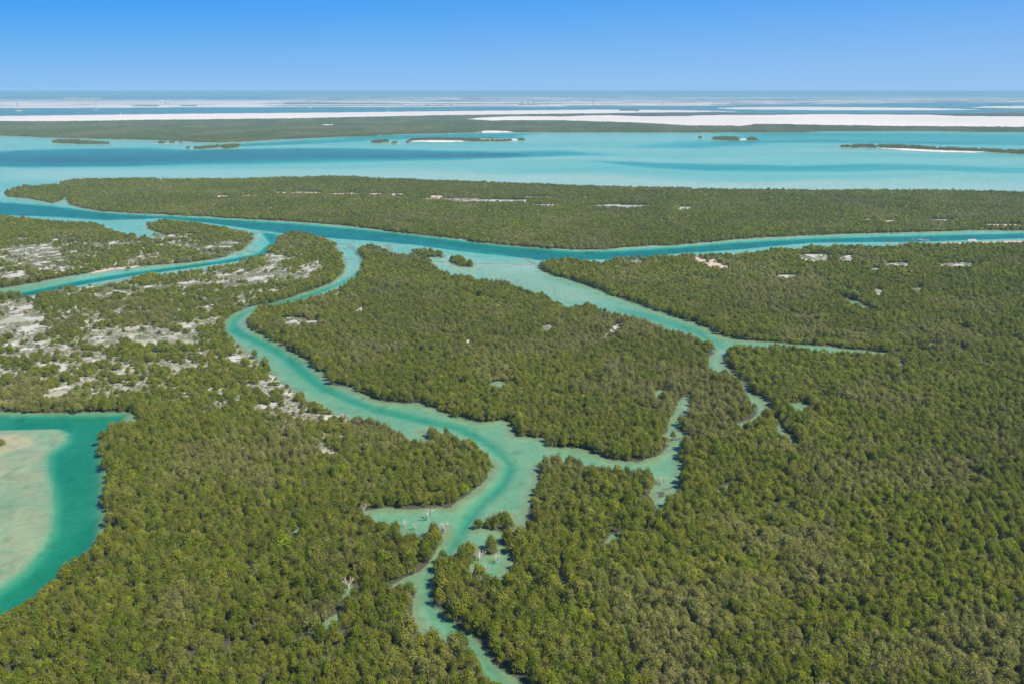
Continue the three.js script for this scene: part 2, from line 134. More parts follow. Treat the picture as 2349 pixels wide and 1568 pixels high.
// deeper or shallower water: [outline, depth index, width of its edge in metres]
const DEEPS = [
  [[[0, 345], [150, 339], [300, 337], [450, 341], [700, 342], [900, 343], [1100, 346], [1310, 352], [1270, 359], [1000, 366], [600, 371], [300, 376], [0, 376], [-420, 378], [-420, 350]], 15, 90],
  [[[500, 333], [700, 323], [900, 314], [1100, 308], [1230, 309], [1210, 316], [1000, 318], [800, 326], [600, 334]], 11, 110],
  [[[1100, 344], [1300, 346], [1400, 356], [1200, 360]], 7, 80], [[[1380, 372], [1640, 372], [1900, 378], [2349, 388], [2800, 395], [2800, 404], [2349, 398], [1900, 390], [1500, 383]], 6.5, 40],
  [[[1700, 307], [2000, 305], [2349, 308], [2800, 309], [2800, 330], [2349, 332], [1950, 329], [1780, 330], [1600, 338], [1500, 336]], 7, 140],
  [[[0, 384], [500, 386], [1000, 388], [1400, 400], [1900, 410], [2800, 418], [2800, 450], [1500, 440], [800, 410], [0, 418]], 1.1, 120],
  [[[-300, 456], [0, 464], [120, 473], [240, 489], [470, 501], [670, 513], [850, 529], [1000, 546], [1150, 564], [1320, 577], [1420, 575], [1560, 567], [1690, 556], [1860, 547], [2100, 541], [2349, 535], [2700, 530], [2700, 545], [2349, 545], [2100, 553], [1860, 555], [1700, 570], [1560, 579], [1420, 592], [1330, 594], [1230, 594], [1100, 579], [980, 564], [870, 552], [780, 546], [640, 533], [480, 510], [370, 499], [250, 504], [120, 496], [-300, 480]], 14, 8],
  [[[600, 533], [620, 556], [592, 580], [520, 595], [420, 609], [300, 624], [180, 643], [60, 668], [0, 675], [-200, 700], [-200, 712], [0, 679], [60, 677], [180, 652], [300, 632], [420, 615], [520, 601], [600, 588], [634, 560], [640, 538]], 12, 3],
  [[[800, 566], [830, 596], [830, 612], [810, 632], [770, 650], [700, 676], [640, 690], [590, 702], [560, 716], [640, 696], [720, 676], [780, 652], [818, 632], [833, 610], [828, 594], [812, 572]], 5.5, 6],
  [[[560, 715], [520, 738], [520, 760], [570, 780], [640, 815], [690, 860], [740, 895], [800, 920], [870, 945], [960, 965], [1050, 985], [1120, 1020], [1160, 1060], [1150, 1100], [1105, 1140], [1075, 1175], [1050, 1210], [1028, 1250], [1000, 1290], [985, 1330], [990, 1370], [985, 1330], [1010, 1290], [1040, 1250], [1070, 1210], [1100, 1165], [1150, 1120], [1180, 1070], [1140, 1020], [1060, 975], [950, 950], [860, 930], [790, 905], [740, 875], [690, 830], [640, 795], [570, 765], [540, 745], [548, 725]], 5.6, 5],
  [[[1000, 1390], [980, 1340], [975, 1380], [985, 1410], [1040, 1450], [1085, 1500], [1120, 1550], [1180, 1600], [1200, 1600], [1140, 1540], [1100, 1490], [1060, 1440]], 4.4, 4],
  [[[1020, 590], [1150, 598], [1220, 606], [1260, 640], [1400, 690], [1300, 690], [1150, 645], [1050, 630], [990, 604]], 1.5, 12], [[[940, 574], [1100, 590], [1210, 597], [1190, 603], [1060, 594]], 2.4, 6],
  [[[1420, 706], [1500, 722], [1580, 746], [1640, 775], [1668, 795], [1650, 796], [1590, 762], [1500, 735], [1420, 714]], 3.6, 5],
  [[[-200, 948], [0, 949], [160, 950], [284, 948], [278, 962], [254, 986], [233, 1020], [231, 1080], [230, 1130], [229, 1180], [215, 1240], [180, 1290], [120, 1337], [60, 1382], [0, 1414], [-200, 1560], [-200, 1500], [0, 1350], [11, 1343], [63, 1303], [109, 1248], [128, 1207], [131, 1161], [128, 1112], [117, 1068], [117, 1038], [158, 1008], [161, 989], [136, 978], [0, 981], [-200, 984]], 8, 4],
].map(([p, level, edge]) => ({ o: poly(p), level, edge }));
const SHOAL = poly([[-300, 975], [0, 981], [136, 978], [161, 989], [158, 1008], [117, 1038], [117, 1068], [128, 1112], [131, 1161], [128, 1207], [109, 1248], [63, 1303], [11, 1343], [0, 1350], [-300, 1560]]);

const zOf = (y) => at(1174, y)[1];
const Z_BAND_BACK = zOf(262), Z_FAR = zOf(246);
// 0 water, 1 forest, 2 marsh, 3 sand, 4 pale scrub clearing, 5 far scrub
function cover(x0, z0) {
  const d = -z0, a = 1.6 + 0.0011 * d, x = x0 + (fbm(x0 / 14, z0 / 14, 3) - 0.5) * 2.4 * a, z = z0 + (fbm(x0 / 14 + 40, z0 / 14 + 9, 3) - 0.5) * 2.4 * a;
  for (const s of SPIT_SAND) if (s.has(x, z)) return 3;
  for (const s of ISLETS) if (s.has(x, z)) return 1;
  if (SHORE.has(x, z)) {
    for (const s of ISLES_IN_CREEKS) if (s.has(x, z)) return 1;
    for (const c of CREEKS) if (c.has(x, z)) return 0;
    for (const c of CLEARINGS) if (c.o.has(x, z)) return c.sand ? 3 : 4;
    for (const m of MARSH) if (m.has(x, z)) return 2;
    return 1;
  }
  if (STRIP.has(x, z)) { for (const c of CLEARINGS) if (c.o.has(x, z)) return c.sand ? 3 : 4; return 1; }
  if (z > zOf(290) && !BAND.has(x, z)) return 0;
  for (const s of SAND_NORTH) if (s.has(x, z)) return 3;
  if (BAND.has(x, z)) return 1;
  for (const s of SAND_FAR_BARS) if (s.has(x, z)) return 3;
  // the far coast: sabkha, scrub and inlets in long strips
  const right = x / d, edge = zOf(248.4 - clamp((x / d + 0.52) / 0.5) * 4.6 - clamp((right - 0.15) / 0.25) * 8 + 1.2 * (fbm(x / 900, 3, 2) - 0.5));
  if (z > edge) return 0;
  const row = YH + EYE * F / d / 1.0, n = fbm(x / 2600 + 5, Math.log(d) * 26, 4), m = fbm(x / 5200 + 31, Math.log(d) * 44 + 7, 3);
  
  const left = right < -0.27 + 0.1 * n;
  if (left && row > 230) return n > 0.72 ? 5 : 3;
  if (left && row < 226) return 0;
  if (m > 0.60 && row < 226 + 6 * right) return 0;
  return n > 0.53 + 0.14 * (row < 222) - 0.10 * (right < 0.05 && row > 240) ? 3 : 5;
}
const shores = [SHORE, STRIP, BAND, ...ISLETS, ...CREEKS, ...ISLES_IN_CREEKS, ...SPIT_SAND];
function depthIndex(x, z) {
  const d = -z;
  if (d > 1700 && d < 6500) { z += (fbm(x / 520 + 4, z / 900, 4) - 0.5) * 340; x += (fbm(x / 400 + 70, z / 700, 3) - 0.5) * 300; }
  let L = SHORE.has(x, z) ? 2.3 : d > -zOf(266) ? 16 : 2.6;
  for (const k of DEEPS) {
    const reach = k.edge * 2.2, dist = k.o.far(x, z, reach), inside = k.o.has(x, z), s = inside ? dist : -dist;
    const w = smooth(-k.edge * 0.9, k.edge * 0.9, s);
    if (w > 0) L = mix(L, k.level, w);
  }
  if (d < 900 && SHOAL.has(x, z)) { const e = SHOAL.far(x, z, 14); L = mix(L, 0.6 + 1.6 * (fbm(x / 9, z / 16, 4) - 0.42) + 0.7 * (1 - smooth(0.0, 0.035, Math.abs(fbm(x / 17 + 5, z / 8, 3) - 0.5))), smooth(0, 6, e)); if (SHOAL_DRY.has(x, z)) L = mix(L, -0.03, smooth(0, 5, SHOAL_DRY.far(x, z, 8))); }
  const streak = d > 1700 && d < 6500 ? 1.5 * (fbm(x / 1300, z / 210 + x / 2600, 4) - 0.5) : (fbm(x / 16, z / 26, 3) - 0.5) * 0.5;
  L *= 1 + 0.9 * streak;
  return L;
}
function shoreDistance(x, z, most) { let b = most; for (const s of shores) b = Math.min(b, s.far(x, z, b)); return b; }

// ---------------------------------------------------------------- ground and seabed: one height field out to the horizon
const SAND = [0.80, 0.76, 0.70], PINK_SAND = [0.56, 0.46, 0.36], MUD = [0.49, 0.51, 0.47], SHADED_FLOOR = [0.085, 0.078, 0.045], BED = [0.55, 0.56, 0.44], SILT = [0.37, 0.38, 0.215], SCRUB = [0.17, 0.16, 0.115], DRY = [0.33, 0.29, 0.21];  // forest floor mud is darkened, shade between the crowns put into its colour
function ground(x, z) {                               // [height, r, g, b]
  const d = -z, k = cover(x, z), n = fbm(x / 7, z / 7, 4), g = fbm(x / 60 + 3, z / 60, 4);
  if (k === 0) {
    const most = 7 + d * 0.004, sd = shoreDistance(x, z, most), L = depthIndex(x, z), view = 1.25 + Math.hypot(x, z, EYE) / EYE;
    const depth = Math.max(-0.04, L * (0.42 + 0.58 * smooth(0, most, sd))) / view * 1.0 + 0.012;
    const bank = d < 1900 ? 0.78 * (1 - smooth(1.0, 6.5, sd + 4 * (n - 0.5))) : 0, weedAndShade = bank + (1 - bank) * (d < 2200 ? smooth(0.66, 0.74, fbm(x / 5 + 70, z / 9, 4)) * 0.45 : 0), b = 0.93 + 0.14 * n;  // bank rim: olive mud with bank shade and reflection painted in, then weed patches
    const silt = 1 - 0.75 * smooth(800, 1150, d + 260 * (g - 0.5)) - 0.25 * smooth(1500, 1900, d), shoal = d < 900 && SHOAL.has(x, z) ? 0.8 * smooth(0.35, 0.6, fbm(x / 12 + 3, z / 20, 4)) : 0; const BD = [0, 1, 2].map((i) => mix(mix(BED[i], SILT[i], silt), [0.31, 0.325, 0.19][i], shoal));
    return [-depth, mix(BD[0], 0.21, weedAndShade) * b, mix(BD[1], 0.235, weedAndShade) * b, mix(BD[2], 0.115, weedAndShade) * b];
  }
  let c, h;
  if (k === 1) { c = SHADED_FLOOR; h = d < 1150 && x > -330 ? -0.20 + 0.16 * n : 0.12 + 0.2 * n; }
  else if (k === 2) { const w = smooth(0.42, 0.60, fbm(x / 11 + 8, z / 15, 4)); c = MUD.map((v, i) => mix(v, [0.36, 0.37, 0.28][i], w)); h = 0.035 + 0.30 * (n - 0.5) + 0.22 * (g - 0.46); }
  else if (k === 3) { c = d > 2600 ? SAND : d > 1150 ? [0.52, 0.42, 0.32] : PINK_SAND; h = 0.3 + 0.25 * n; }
  else if (k === 4) { c = d < 1700 ? MUD : DRY; h = d < 1200 ? 0.06 + 0.25 * (n - 0.5) : 0.3; }
  else { c = SCRUB; h = 0.6; }
  if (d > 5000) { const t = fbm(x / 700, z / 1600, 4) - 0.5; return [h + 0.3, c[0] * (1 + 0.25 * t), c[1] * (1 + 0.25 * t), c[2] * (1 + 0.25 * t)]; }
  const b = 0.82 + 0.36 * fbm(x / 2.3, z / 2.3, 3);
  return [h, c[0] * b, c[1] * b, c[2] * b];
}
const fine = (() => { // speckle of shell sand and silt, two scales
  const N = 512, data = new Uint8Array(N * N * 4);
  for (let j = 0; j < N; j++) for (let i = 0; i < N; i++) {
    const t = (u, v, p) => { const q = (a, b) => hash(((a % p) + p) % p + p * 7, ((b % p) + p) % p); const x = u * p, y = v * p, ii = Math.floor(x), jj = Math.floor(y), s = x - ii, r = y - jj; return mix(mix(q(ii, jj), q(ii + 1, jj), s), mix(q(ii, jj + 1), q(ii + 1, jj + 1), s), r); };
    const v = 205 + 50 * (0.4 * t(i / N, j / N, 128) + 0.35 * t(i / N, j / N, 32) + 0.25 * t(i / N, j / N, 8)), o = (j * N + i) * 4;
    data[o] = data[o + 1] = data[o + 2] = v; data[o + 3] = 255;
  }
  const tex = new THREE.DataTexture(data, N, N); tex.colorSpace = THREE.SRGBColorSpace; tex.wrapS = tex.wrapT = THREE.RepeatWrapping; tex.magFilter = THREE.LinearFilter; tex.needsUpdate = true; return tex;
})();
{
  const rows = [];
  for (let D = 4.2; D < 1500;) { const a = PITCH + Math.atan((YH + D - 784) / F); rows.push(EYE / Math.tan(a)); D += D < 110 ? 0.62 : D < 260 ? 1.0 : 1.9; }
  rows.push(120, 60, 0, -120, -400);
  const NC = 760, NR = rows.length, pos = new Float32Array(NR * NC * 3), col = new Float32Array(NR * NC * 3), uv = new Float32Array(NR * NC * 2);
  let o = 0;
  for (let r = 0; r < NR; r++) for (let c = 0; c < NC; c++, o++) {
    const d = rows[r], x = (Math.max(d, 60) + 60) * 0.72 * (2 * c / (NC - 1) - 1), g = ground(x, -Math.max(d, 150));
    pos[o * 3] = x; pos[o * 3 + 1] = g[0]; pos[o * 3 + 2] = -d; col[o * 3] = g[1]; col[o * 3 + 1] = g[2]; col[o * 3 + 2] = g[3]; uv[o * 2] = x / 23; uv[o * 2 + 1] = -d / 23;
  }
  const dry = [], wet = [];
  for (let r = 0; r + 1 < NR; r++) for (let c = 0; c + 1 < NC; c++) {
    const a = r * NC + c, b = a + 1, e = a + NC, f = e + 1;
    for (const t of [[a, b, e], [b, f, e]]) (t.every((k) => pos[k * 3 + 1] < -0.008) ? wet : dry).push(...t);
  }
  const whole = new THREE.BufferGeometry();
  whole.setAttribute('position', new THREE.BufferAttribute(pos, 3)); whole.setAttribute('color', new THREE.BufferAttribute(col, 3)); whole.setAttribute('uv', new THREE.BufferAttribute(uv, 2));
  whole.setIndex(new THREE.BufferAttribute(Uint32Array.from(dry.length ? [...function* () { yield* dry; yield* wet; }()] : []), 1));
  whole.computeVertexNormals();
  const mat = new THREE.MeshStandardMaterial({ vertexColors: true, map: fine, roughness: 0.95, name: 'ground' });
  for (const [name, idx] of [['ground', dry], ['seabed', wet]]) {
    const map = new Int32Array(NR * NC).fill(-1), keep = []; for (const k of idx) if (map[k] < 0) { map[k] = keep.length; keep.push(k); }
    const g = new THREE.BufferGeometry(), take = (src, n) => { const out = new Float32Array(keep.length * n); keep.forEach((k, i) => { for (let c = 0; c < n; c++) out[i * n + c] = src[k * n + c]; }); return new THREE.BufferAttribute(out, n); };
    g.setAttribute('position', take(pos, 3)); g.setAttribute('normal', take(whole.attributes.normal.array, 3)); g.setAttribute('color', take(col, 3)); g.setAttribute('uv', take(uv, 2)); g.setIndex(new THREE.BufferAttribute(Uint32Array.from(idx, (k) => map[k]), 1));
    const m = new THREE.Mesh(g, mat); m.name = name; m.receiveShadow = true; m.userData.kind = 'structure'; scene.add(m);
  }
  console.log('ground', dry.length / 3, wet.length / 3);
}
{ // the water: a rippled surface and, below it, a body that takes the red out of the light with depth
  const N = 256, data = new Uint8Array(N * N * 4);
  for (let j = 0; j < N; j++) for (let i = 0; i < N; i++) { const q = (u, v) => Math.sin(2 * Math.PI * (u * i + v * j) / N); const v = 128 + 22 * (q(7, 3) + q(5, -8) + q(11, 6) + q(13, -4) + q(3, 17) + q(19, 9)) * (0.6 + 0.4 * hash(i >> 2, j >> 2)), o = (j * N + i) * 4; data[o] = data[o + 1] = data[o + 2] = clamp(v, 0, 255); data[o + 3] = 255; }
  const ripple = new THREE.DataTexture(data, N, N); ripple.wrapS = ripple.wrapT = THREE.RepeatWrapping; ripple.magFilter = THREE.LinearFilter; ripple.needsUpdate = true;
  const g = new THREE.PlaneGeometry(150000, 112000); g.rotateX(-Math.PI / 2); g.translate(0, 0, -55000);
  for (let i = 0; i < 4; i++) g.attributes.uv.setXY(i, g.attributes.position.getX(i) / 9, g.attributes.position.getZ(i) / 9);
  const water = new THREE.Group(); water.name = 'water'; water.userData.kind = 'structure'; scene.add(water);
  const surface = new THREE.Mesh(g, new THREE.MeshPhysicalMaterial({ color: 0xffffff, transmission: 1, thickness: 0, roughness: 0.06, ior: 1.33, specularIntensity: 0.45, bumpMap: ripple, bumpScale: 0.03, name: 'water surface' })); surface.name = 'water_surface'; water.add(surface);
  const b = new THREE.BoxGeometry(150000, 30, 112000); b.translate(0, -15.006, -55000);
  const body = new THREE.Mesh(b, new THREE.MeshPhysicalMaterial({ transparent: true, opacity: 0.0, roughness: 1, thickness: 1, attenuationColor: new THREE.Color().setRGB(Math.exp(-0.46), Math.exp(-0.090), Math.exp(-0.094)), attenuationDistance: 1, name: 'water body' })); body.name = 'water_body'; water.add(body);
}
// ---------------------------------------------------------------- mangroves
function twig(out, a, b, ra, rb, sides, color) {      // a tapered limb from a to b
  const dir = b.clone().sub(a), side = new THREE.Vector3(dir.y, -dir.x, 0.3 * dir.length()).cross(dir).normalize(), up = dir.clone().cross(side).normalize(), base = out.p.length / 3;
  for (const [c, r] of [[a, ra], [b, rb]]) for (let k = 0; k < sides; k++) {
    const t = k / sides * 2 * Math.PI, n = side.clone().multiplyScalar(Math.cos(t)).addScaledVector(up, Math.sin(t));
    out.p.push(c.x + n.x * r, c.y + n.y * r, c.z + n.z * r); out.n.push(n.x, n.y, n.z); out.c.push(...color);
  }
  for (let k = 0; k < sides; k++) { const q = (k + 1) % sides; out.i.push(base + k, base + q, base + sides + k, base + q, base + sides + q, base + sides + k); }
}
const blank = () => ({ p: [], n: [], c: [], i: [] });
function built(o) {
  const g = new THREE.BufferGeometry();
  g.setAttribute('position', new THREE.Float32BufferAttribute(o.p, 3)); g.setAttribute('normal', new THREE.Float32BufferAttribute(o.n, 3)); g.setAttribute('color', new THREE.Float32BufferAttribute(o.c, 3)); g.setIndex(o.i);
  return g;
}
const V = (x, y, z) => new THREE.Vector3(x, y, z);
function spray(out, r, at_, normal, size, tone) {     // one spray of leaves: a small folded four-cornered face
  const t = V(r() - 0.5, r() - 0.5, r() - 0.5).cross(normal).normalize(), b = normal.clone().cross(t), k = out.p.length / 3, w = size * (0.65 + 0.7 * r()), l = size * (0.65 + 0.7 * r());
  const j = tone * (0.72 + 0.56 * r()), hue = (r() - 0.5) * 0.22, c = [j * (1 + hue), j, j * (1 - 0.6 * hue)];
  for (const [u, v, f] of [[-1, -0.2, 0], [0.1, -1, -0.25], [1, 0.2, 0], [-0.1, 1, -0.25]]) { const p = at_.clone().addScaledVector(t, u * w * 0.5).addScaledVector(b, v * l * 0.5).addScaledVector(normal, f * size * 0.5); out.p.push(p.x, p.y, p.z); out.n.push(normal.x, normal.y, normal.z); out.c.push(...c); }
  out.i.push(k, k + 1, k + 2, k, k + 2, k + 3);
}
// a domed crown of leafy lobes, about 6.6 m across and 5 m tall before it is scaled
function lobesOf(r, n, R, H) {
  const out = [{ c: V((r() - 0.5) * 0.8, H - 1.5, (r() - 0.5) * 0.8), r: 1.35 + 0.3 * r() }];
  for (let k = 1; k < n; k++) {
    const t = k * 2.4 + r() * 1.2, u = Math.sqrt((k + 0.3) / n), y = mix(H - 1.5, 1.2, Math.pow(u, 1.7)) + (r() - 0.5) * 1.1;
    out.push({ c: V(Math.cos(t) * u * (R - 1.0) * (0.8 + 0.35 * r()), y, Math.sin(t) * u * (R - 1.0) * (0.8 + 0.35 * r())), r: 0.62 + 0.62 * r() });
  }
  return out;
}
function crown(seed, { lobes = 13, cards = 62, size = 0.5, R = 3.3, H = 5.0, twigs = 0 } = {}) {
  const r = rng(seed), out = blank();
  for (const L of lobesOf(r, lobes, R, H)) {
    const tone = 0.86 + 0.28 * r(), n = Math.round(cards * L.r * L.r / 1.6);
    for (let k = 0; k < n; k++) {
      const y = 1 - 1.55 * r(), t = r() * 2 * Math.PI, q = Math.sqrt(Math.max(0, 1 - y * y)), d = V(Math.cos(t) * q, y, Math.sin(t) * q), s = L.r * (0.55 + 0.62 * r());
      const nrm = d.clone().addScaledVector(V(r() - 0.5, r() - 0.5, r() - 0.5), 1.3).add(V(0, 0.35, 0)).normalize();
      spray(out, r, L.c.clone().addScaledVector(d, s), nrm, size, tone);
    }
    for (let k = 0; k < twigs; k++) { const t = r() * 6.28, d = V(Math.cos(t), 0.5 + r(), Math.sin(t)).normalize(); twig(out, L.c.clone().addScaledVector(d, 0.2), L.c.clone().addScaledVector(d, L.r * (1.0 + 0.25 * r())), 0.07, 0.03, 3, [2.0, 1.75, 2.2]); }
  }
  return built(out);
}
function trunk(seed, color, H = 5.0) {
  const r = rng(seed), out = blank(), fork = V((r() - 0.5) * 0.4, 1.0 + 0.4 * r(), (r() - 0.5) * 0.4);
  twig(out, V(0, -0.6, 0), fork, 0.28, 0.2, 6, color);
  for (let k = 0; k < 5; k++) { const t = k * 1.26 + r(), l = 1.2 + r(), knee = fork.clone().add(V(Math.cos(t) * l * 0.6, 0.9 + 0.5 * r(), Math.sin(t) * l * 0.6)); twig(out, fork, knee, 0.15, 0.1, 5, color); twig(out, knee, knee.clone().add(V(Math.cos(t) * l * 0.6, (H - 3) * (0.6 + 0.4 * r()), Math.sin(t) * l * 0.6)), 0.1, 0.04, 4, color); }
  return built(out);
}
function clump(seed) {                                // several far-off crowns grown together, about 20 m across
  const r = rng(seed), out = blank();
  for (let c = 0; c < 9; c++) {
    const t = c * 2.4, u = Math.sqrt(c / 9) * 8.5, cx = Math.cos(t) * u + (r() - 0.5) * 3, cz = Math.sin(t) * u + (r() - 0.5) * 3, R = 2.6 + 1.6 * r(), H = 3.6 + 1.9 * r(), tone = 0.8 + 0.4 * r();
    for (let k = 0; k < 34; k++) { const y = 1 - 1.0 * r(), a = r() * 6.283, q = Math.sqrt(1 - y * y), d = V(Math.cos(a) * q, y, Math.sin(a) * q); spray(out, r, V(cx + d.x * R, H * 0.35 + d.y * H * 0.65, cz + d.z * R), d.clone().addScaledVector(V(r() - 0.5, r() - 0.5, r() - 0.5), 1.0).normalize(), 1.7, tone); }
  }
  return built(out);
}
const leafMaterial = (r, g, b, name) => new THREE.MeshPhysicalMaterial({ color: new THREE.Color().setRGB(r, g, b), vertexColors: true, roughness: 0.95, specularIntensity: 0.18, transmission: 0.34, thickness: 0, side: THREE.DoubleSide, name });
const BARK = [0.30, 0.27, 0.23];
const barkMaterial = new THREE.MeshStandardMaterial({ vertexColors: true, roughness: 0.9, name: 'bark' });
const foliage = leafMaterial(1, 1, 1, 'mangrove leaves');
const HI = [], HI_TRUNK = [];
for (let k = 0; k < 8; k++) { HI.push(crown(100 + k, { lobes: 17 + k % 4, cards: 84, size: 0.39, R: 3.0 + 0.15 * (k % 4), H: 4.6 + 0.2 * (k % 5), twigs: k % 4 === 3 ? 2 : 0 })); HI_TRUNK.push(trunk(300 + k, BARK)); }
const MID = [0, 1, 2, 3, 4, 5].map((k) => crown(200 + k, { lobes: 12, cards: 26, size: 0.8, R: 3.2, H: 4.8 }));
const FAR = [0, 1, 2, 3].map((k) => clump(400 + k));
const TUFT = [0, 1, 2].map((k) => { const r = rng(500 + k), out = blank(); for (let j = 0; j < 26; j++) { const a = r() * 6.28, u = Math.sqrt(r()) * 1.1; spray(out, r, V(Math.cos(a) * u, 0.12 + 0.3 * r() * (1.1 - u * 0.7), Math.sin(a) * u), V(r() - 0.5, 0.7, r() - 0.5).normalize(), 0.42, 1); } return built(out); });

const GREEN = [0.135, 0.188, 0.007], OLIVE = [0.187, 0.214, 0.014], GREY = [0.240, 0.244, 0.082], LIME = [0.190, 0.260, 0.005];
function treeTint(x, z, r) {
  const n = fbm(x / 55 + 11, z / 75, 3), m = fbm(x / 17 + 60, z / 21, 2), g = clamp(smooth(0.50, 0.68, n * 0.65 + m * 0.35) * 0.62 + 0.35 * (r() < 0.12) + 0.2 * (r() - 0.5)), t = r();
  const patch = 0.80 + 0.42 * fbm(x / 90 + 33, z / 120, 4); const a = t < 0.05 ? LIME : t < 0.45 ? GREEN : OLIVE, j = patch * (0.80 + 0.38 * r());
  return [0, 1, 2].map((i) => mix(a[i], GREY[i], g) * j);
}
const trees = [];                                     // { x, z, h, s, turn, tint, v }
const tufts = [];
{
  const r = rng(7);
  const half = (d) => (Math.hypot(d, EYE) * 0.56 + 30);
  // open marsh: how thickly trees stand there, 0 to 1
  const stand = (x, z) => { let n = 0.55 * fbm(x / 34 + 5, z / 46 + 2, 3) + 0.45 * fbm(x / 9 + 15, z / 11, 2) + 0.025; for (const o of MARSH_OPEN) if (o.has(x, z)) n -= 0.13; return n; };
  for (let z = -205; z > -2450;) {
    const d = -z, s = d < 560 ? 3.45 : d < 950 ? 3.8 : d < 1500 ? 4.5 : 5.2;
    for (let x = -half(d); x < half(d); x += s) {
      const px = x + (r() - 0.5) * s * 0.95, pz = z + (r() - 0.5) * s * 0.95, k = cover(px, pz), a = r(), b = r(), c = r(), q = r();
      if (k === 1) {
        if (a < 0.012) continue;
        let wet = false; for (let i = 0; i < CREEKS.length; i++) if (CREEKS[i].far(px, pz, 2) < (i === 13 || i === 14 ? 0 : i > 4 ? 0.8 : i === 3 && d < 720 ? 1.8 : i === 2 && d < 430 ? 1.3 : 0.5)) { wet = true; break; }
        if (wet) continue;
        const seam = smooth(0.012, 0.03, Math.abs(fbm(px / 85 + 3, pz / 85 + 7, 3) - 0.5)), hgt = (0.55 + 0.45 * seam) * (0.72 + 0.46 * fbm(px / 40, pz / 40 + 50, 3) + 0.34 * (b - 0.4));
        trees.push({ x: px, z: pz, s: hgt / (0.55 + 0.45 * seam) * (0.82 + 0.45 * c) * (d < 560 ? 0.84 : d < 950 ? 0.92 : 1), h: hgt * (0.85 + 0.34 * q), turn: q * 6.28, tint: treeTint(px, pz, r) });
        const t = trees[trees.length - 1]; if (hash(Math.round(px * 5), 77) < 0.05) { t.s *= 1.35; t.h *= 1.22; } if (d < 1100 && CREEKS.some((c) => c.far(px, pz, 8) < 8)) t.h *= 1.14;
      } else if (k === 2) {
        const n = stand(px, pz);
        if (n > 0.482 && a < 0.66) { const hgt = 0.55 + 0.5 * smooth(0.47, 0.58, n) * (0.4 + 0.6 * c) + 0.15 * b; trees.push({ x: px, z: pz, s: hgt * 1.02, h: hgt * 0.95, turn: q * 6.28, tint: treeTint(px, pz, r) }); }
        else if (n > 0.40 && a < 0.24) trees.push({ x: px, z: pz, s: 0.30 + 0.5 * b, h: 0.3 + 0.45 * b, turn: q * 6.28, tint: treeTint(px, pz, r) });
      } else if (k === 4 && a < 0.10 + 0.25 * (d > 1700)) trees.push({ x: px, z: pz, s: 0.3 + 0.45 * b, h: 0.3 + 0.4 * b, turn: q * 6.28, tint: treeTint(px, pz, r) });
      else if (k === 3 && a < 0.06) trees.push({ x: px, z: pz, s: 0.2 + 0.4 * b, h: 0.2 + 0.35 * b, turn: q * 6.28, tint: treeTint(px, pz, r) });
    }
    z -= s;
  }
  for (const m of [...MARSH, ...CLEARINGS.filter((c) => !c.sand).map((c) => c.o)]) for (let z = m.z1; z > Math.max(m.z0, -2600); z -= 1.7) for (let x = Math.max(m.x0, -half(-z)); x < Math.min(m.x1, half(-z)); x += 1.7) {
    const px = x + (r() - 0.5) * 1.6, pz = z + (r() - 0.5) * 1.6, n = fbm(px / 8 + 90, pz / 11, 3), a = r(), k = a < 0.9 ? cover(px, pz) : 0;
    if ((k === 2 || k === 4) && n > 0.43) tufts.push({ x: px, z: pz, s: 0.6 + 0.8 * a, turn: a * 40, tint: [0.215, 0.235, 0.135].map((v) => v * (0.7 + 0.6 * r())) });
  }
}
console.log('trees', trees.length, 'tufts', tufts.length);
const numbers = {};
const numbered = (n) => { const k = numbers[n] = (numbers[n] ?? -1) + 1; return k ? n + '_' + String(k).padStart(3, '0') : n; };
const M4 = new THREE.Matrix4(), Q = new THREE.Quaternion(), UP = V(0, 1, 0);
function scatter(parent, name, geometry, material, list, y = 0.1) {
  if (!list.length) return;
  const m = new THREE.InstancedMesh(geometry, material, list.length), c = new THREE.Color(); m.name = name; m.castShadow = m.receiveShadow = true;
  list.forEach((t, i) => { M4.compose(V(t.x, y, t.z), Q.setFromAxisAngle(UP, t.turn), V(t.s, t.h ?? t.s, t.s)); m.setMatrixAt(i, M4); m.setColorAt(i, c.setRGB(...t.tint)); });
  parent.add(m); return m;
}
function thing(name, label, category, [x, y, z], turn = 0, group) { const o = new THREE.Group(); o.name = numbered(name); o.position.set(x, y, z); o.rotation.y = turn; o.userData = { label, category }; if (group) o.userData.group = group; scene.add(o); return o; }
function part(parent, name, geometry, material) { const m = new THREE.Mesh(geometry, material); m.name = name; m.castShadow = m.receiveShadow = true; parent.add(m); return m; }

// the trees nearest the eye, each a thing of its own
const TINTS = [['green', ...GREEN], ['olive', ...OLIVE], ['grey-green', ...GREY], ['lime green', ...LIME], ['deep green', 0.100, 0.140, 0.008], ['pale olive', 0.205, 0.212, 0.045]];
const tintMaterials = TINTS.map(([n, r, g, b]) => leafMaterial(r, g, b, 'leaves ' + n));
const nearestTint = (t) => { let b = 0, bd = 9; TINTS.forEach(([, R, G, B], i) => { const d = Math.abs(R - t[0]) + Math.abs(G - t[1]) + Math.abs(B - t[2]); if (d < bd) { bd = d; b = i; } }); return b; };
const protos = {};
function mangrove(t, v, tint, label, group) {
  const key = v + '_' + tint;
  let o;
  if (!protos[key]) { o = protos[key] = new THREE.Group(); part(o, 'trunk', HI_TRUNK[v], barkMaterial); part(o, 'crown', HI[v], tintMaterials[tint]); }
  o = protos[key].clone(); o.name = numbered('mangrove_tree'); o.position.set(t.x, t.y ?? 0.1, t.z); o.rotation.y = t.turn; o.scale.set(t.s, t.h, t.s);
  o.userData = { label, category: 'tree' }; if (group) o.userData.group = group;
  scene.add(o); return o;
}
const frameOf = (x, y, z) => { const vy = y - EYE, fz = -z * CP - vy * SP, up = vy * CP - z * SP; return [1174.5 + F * x / fz, 784 - F * up / fz]; };
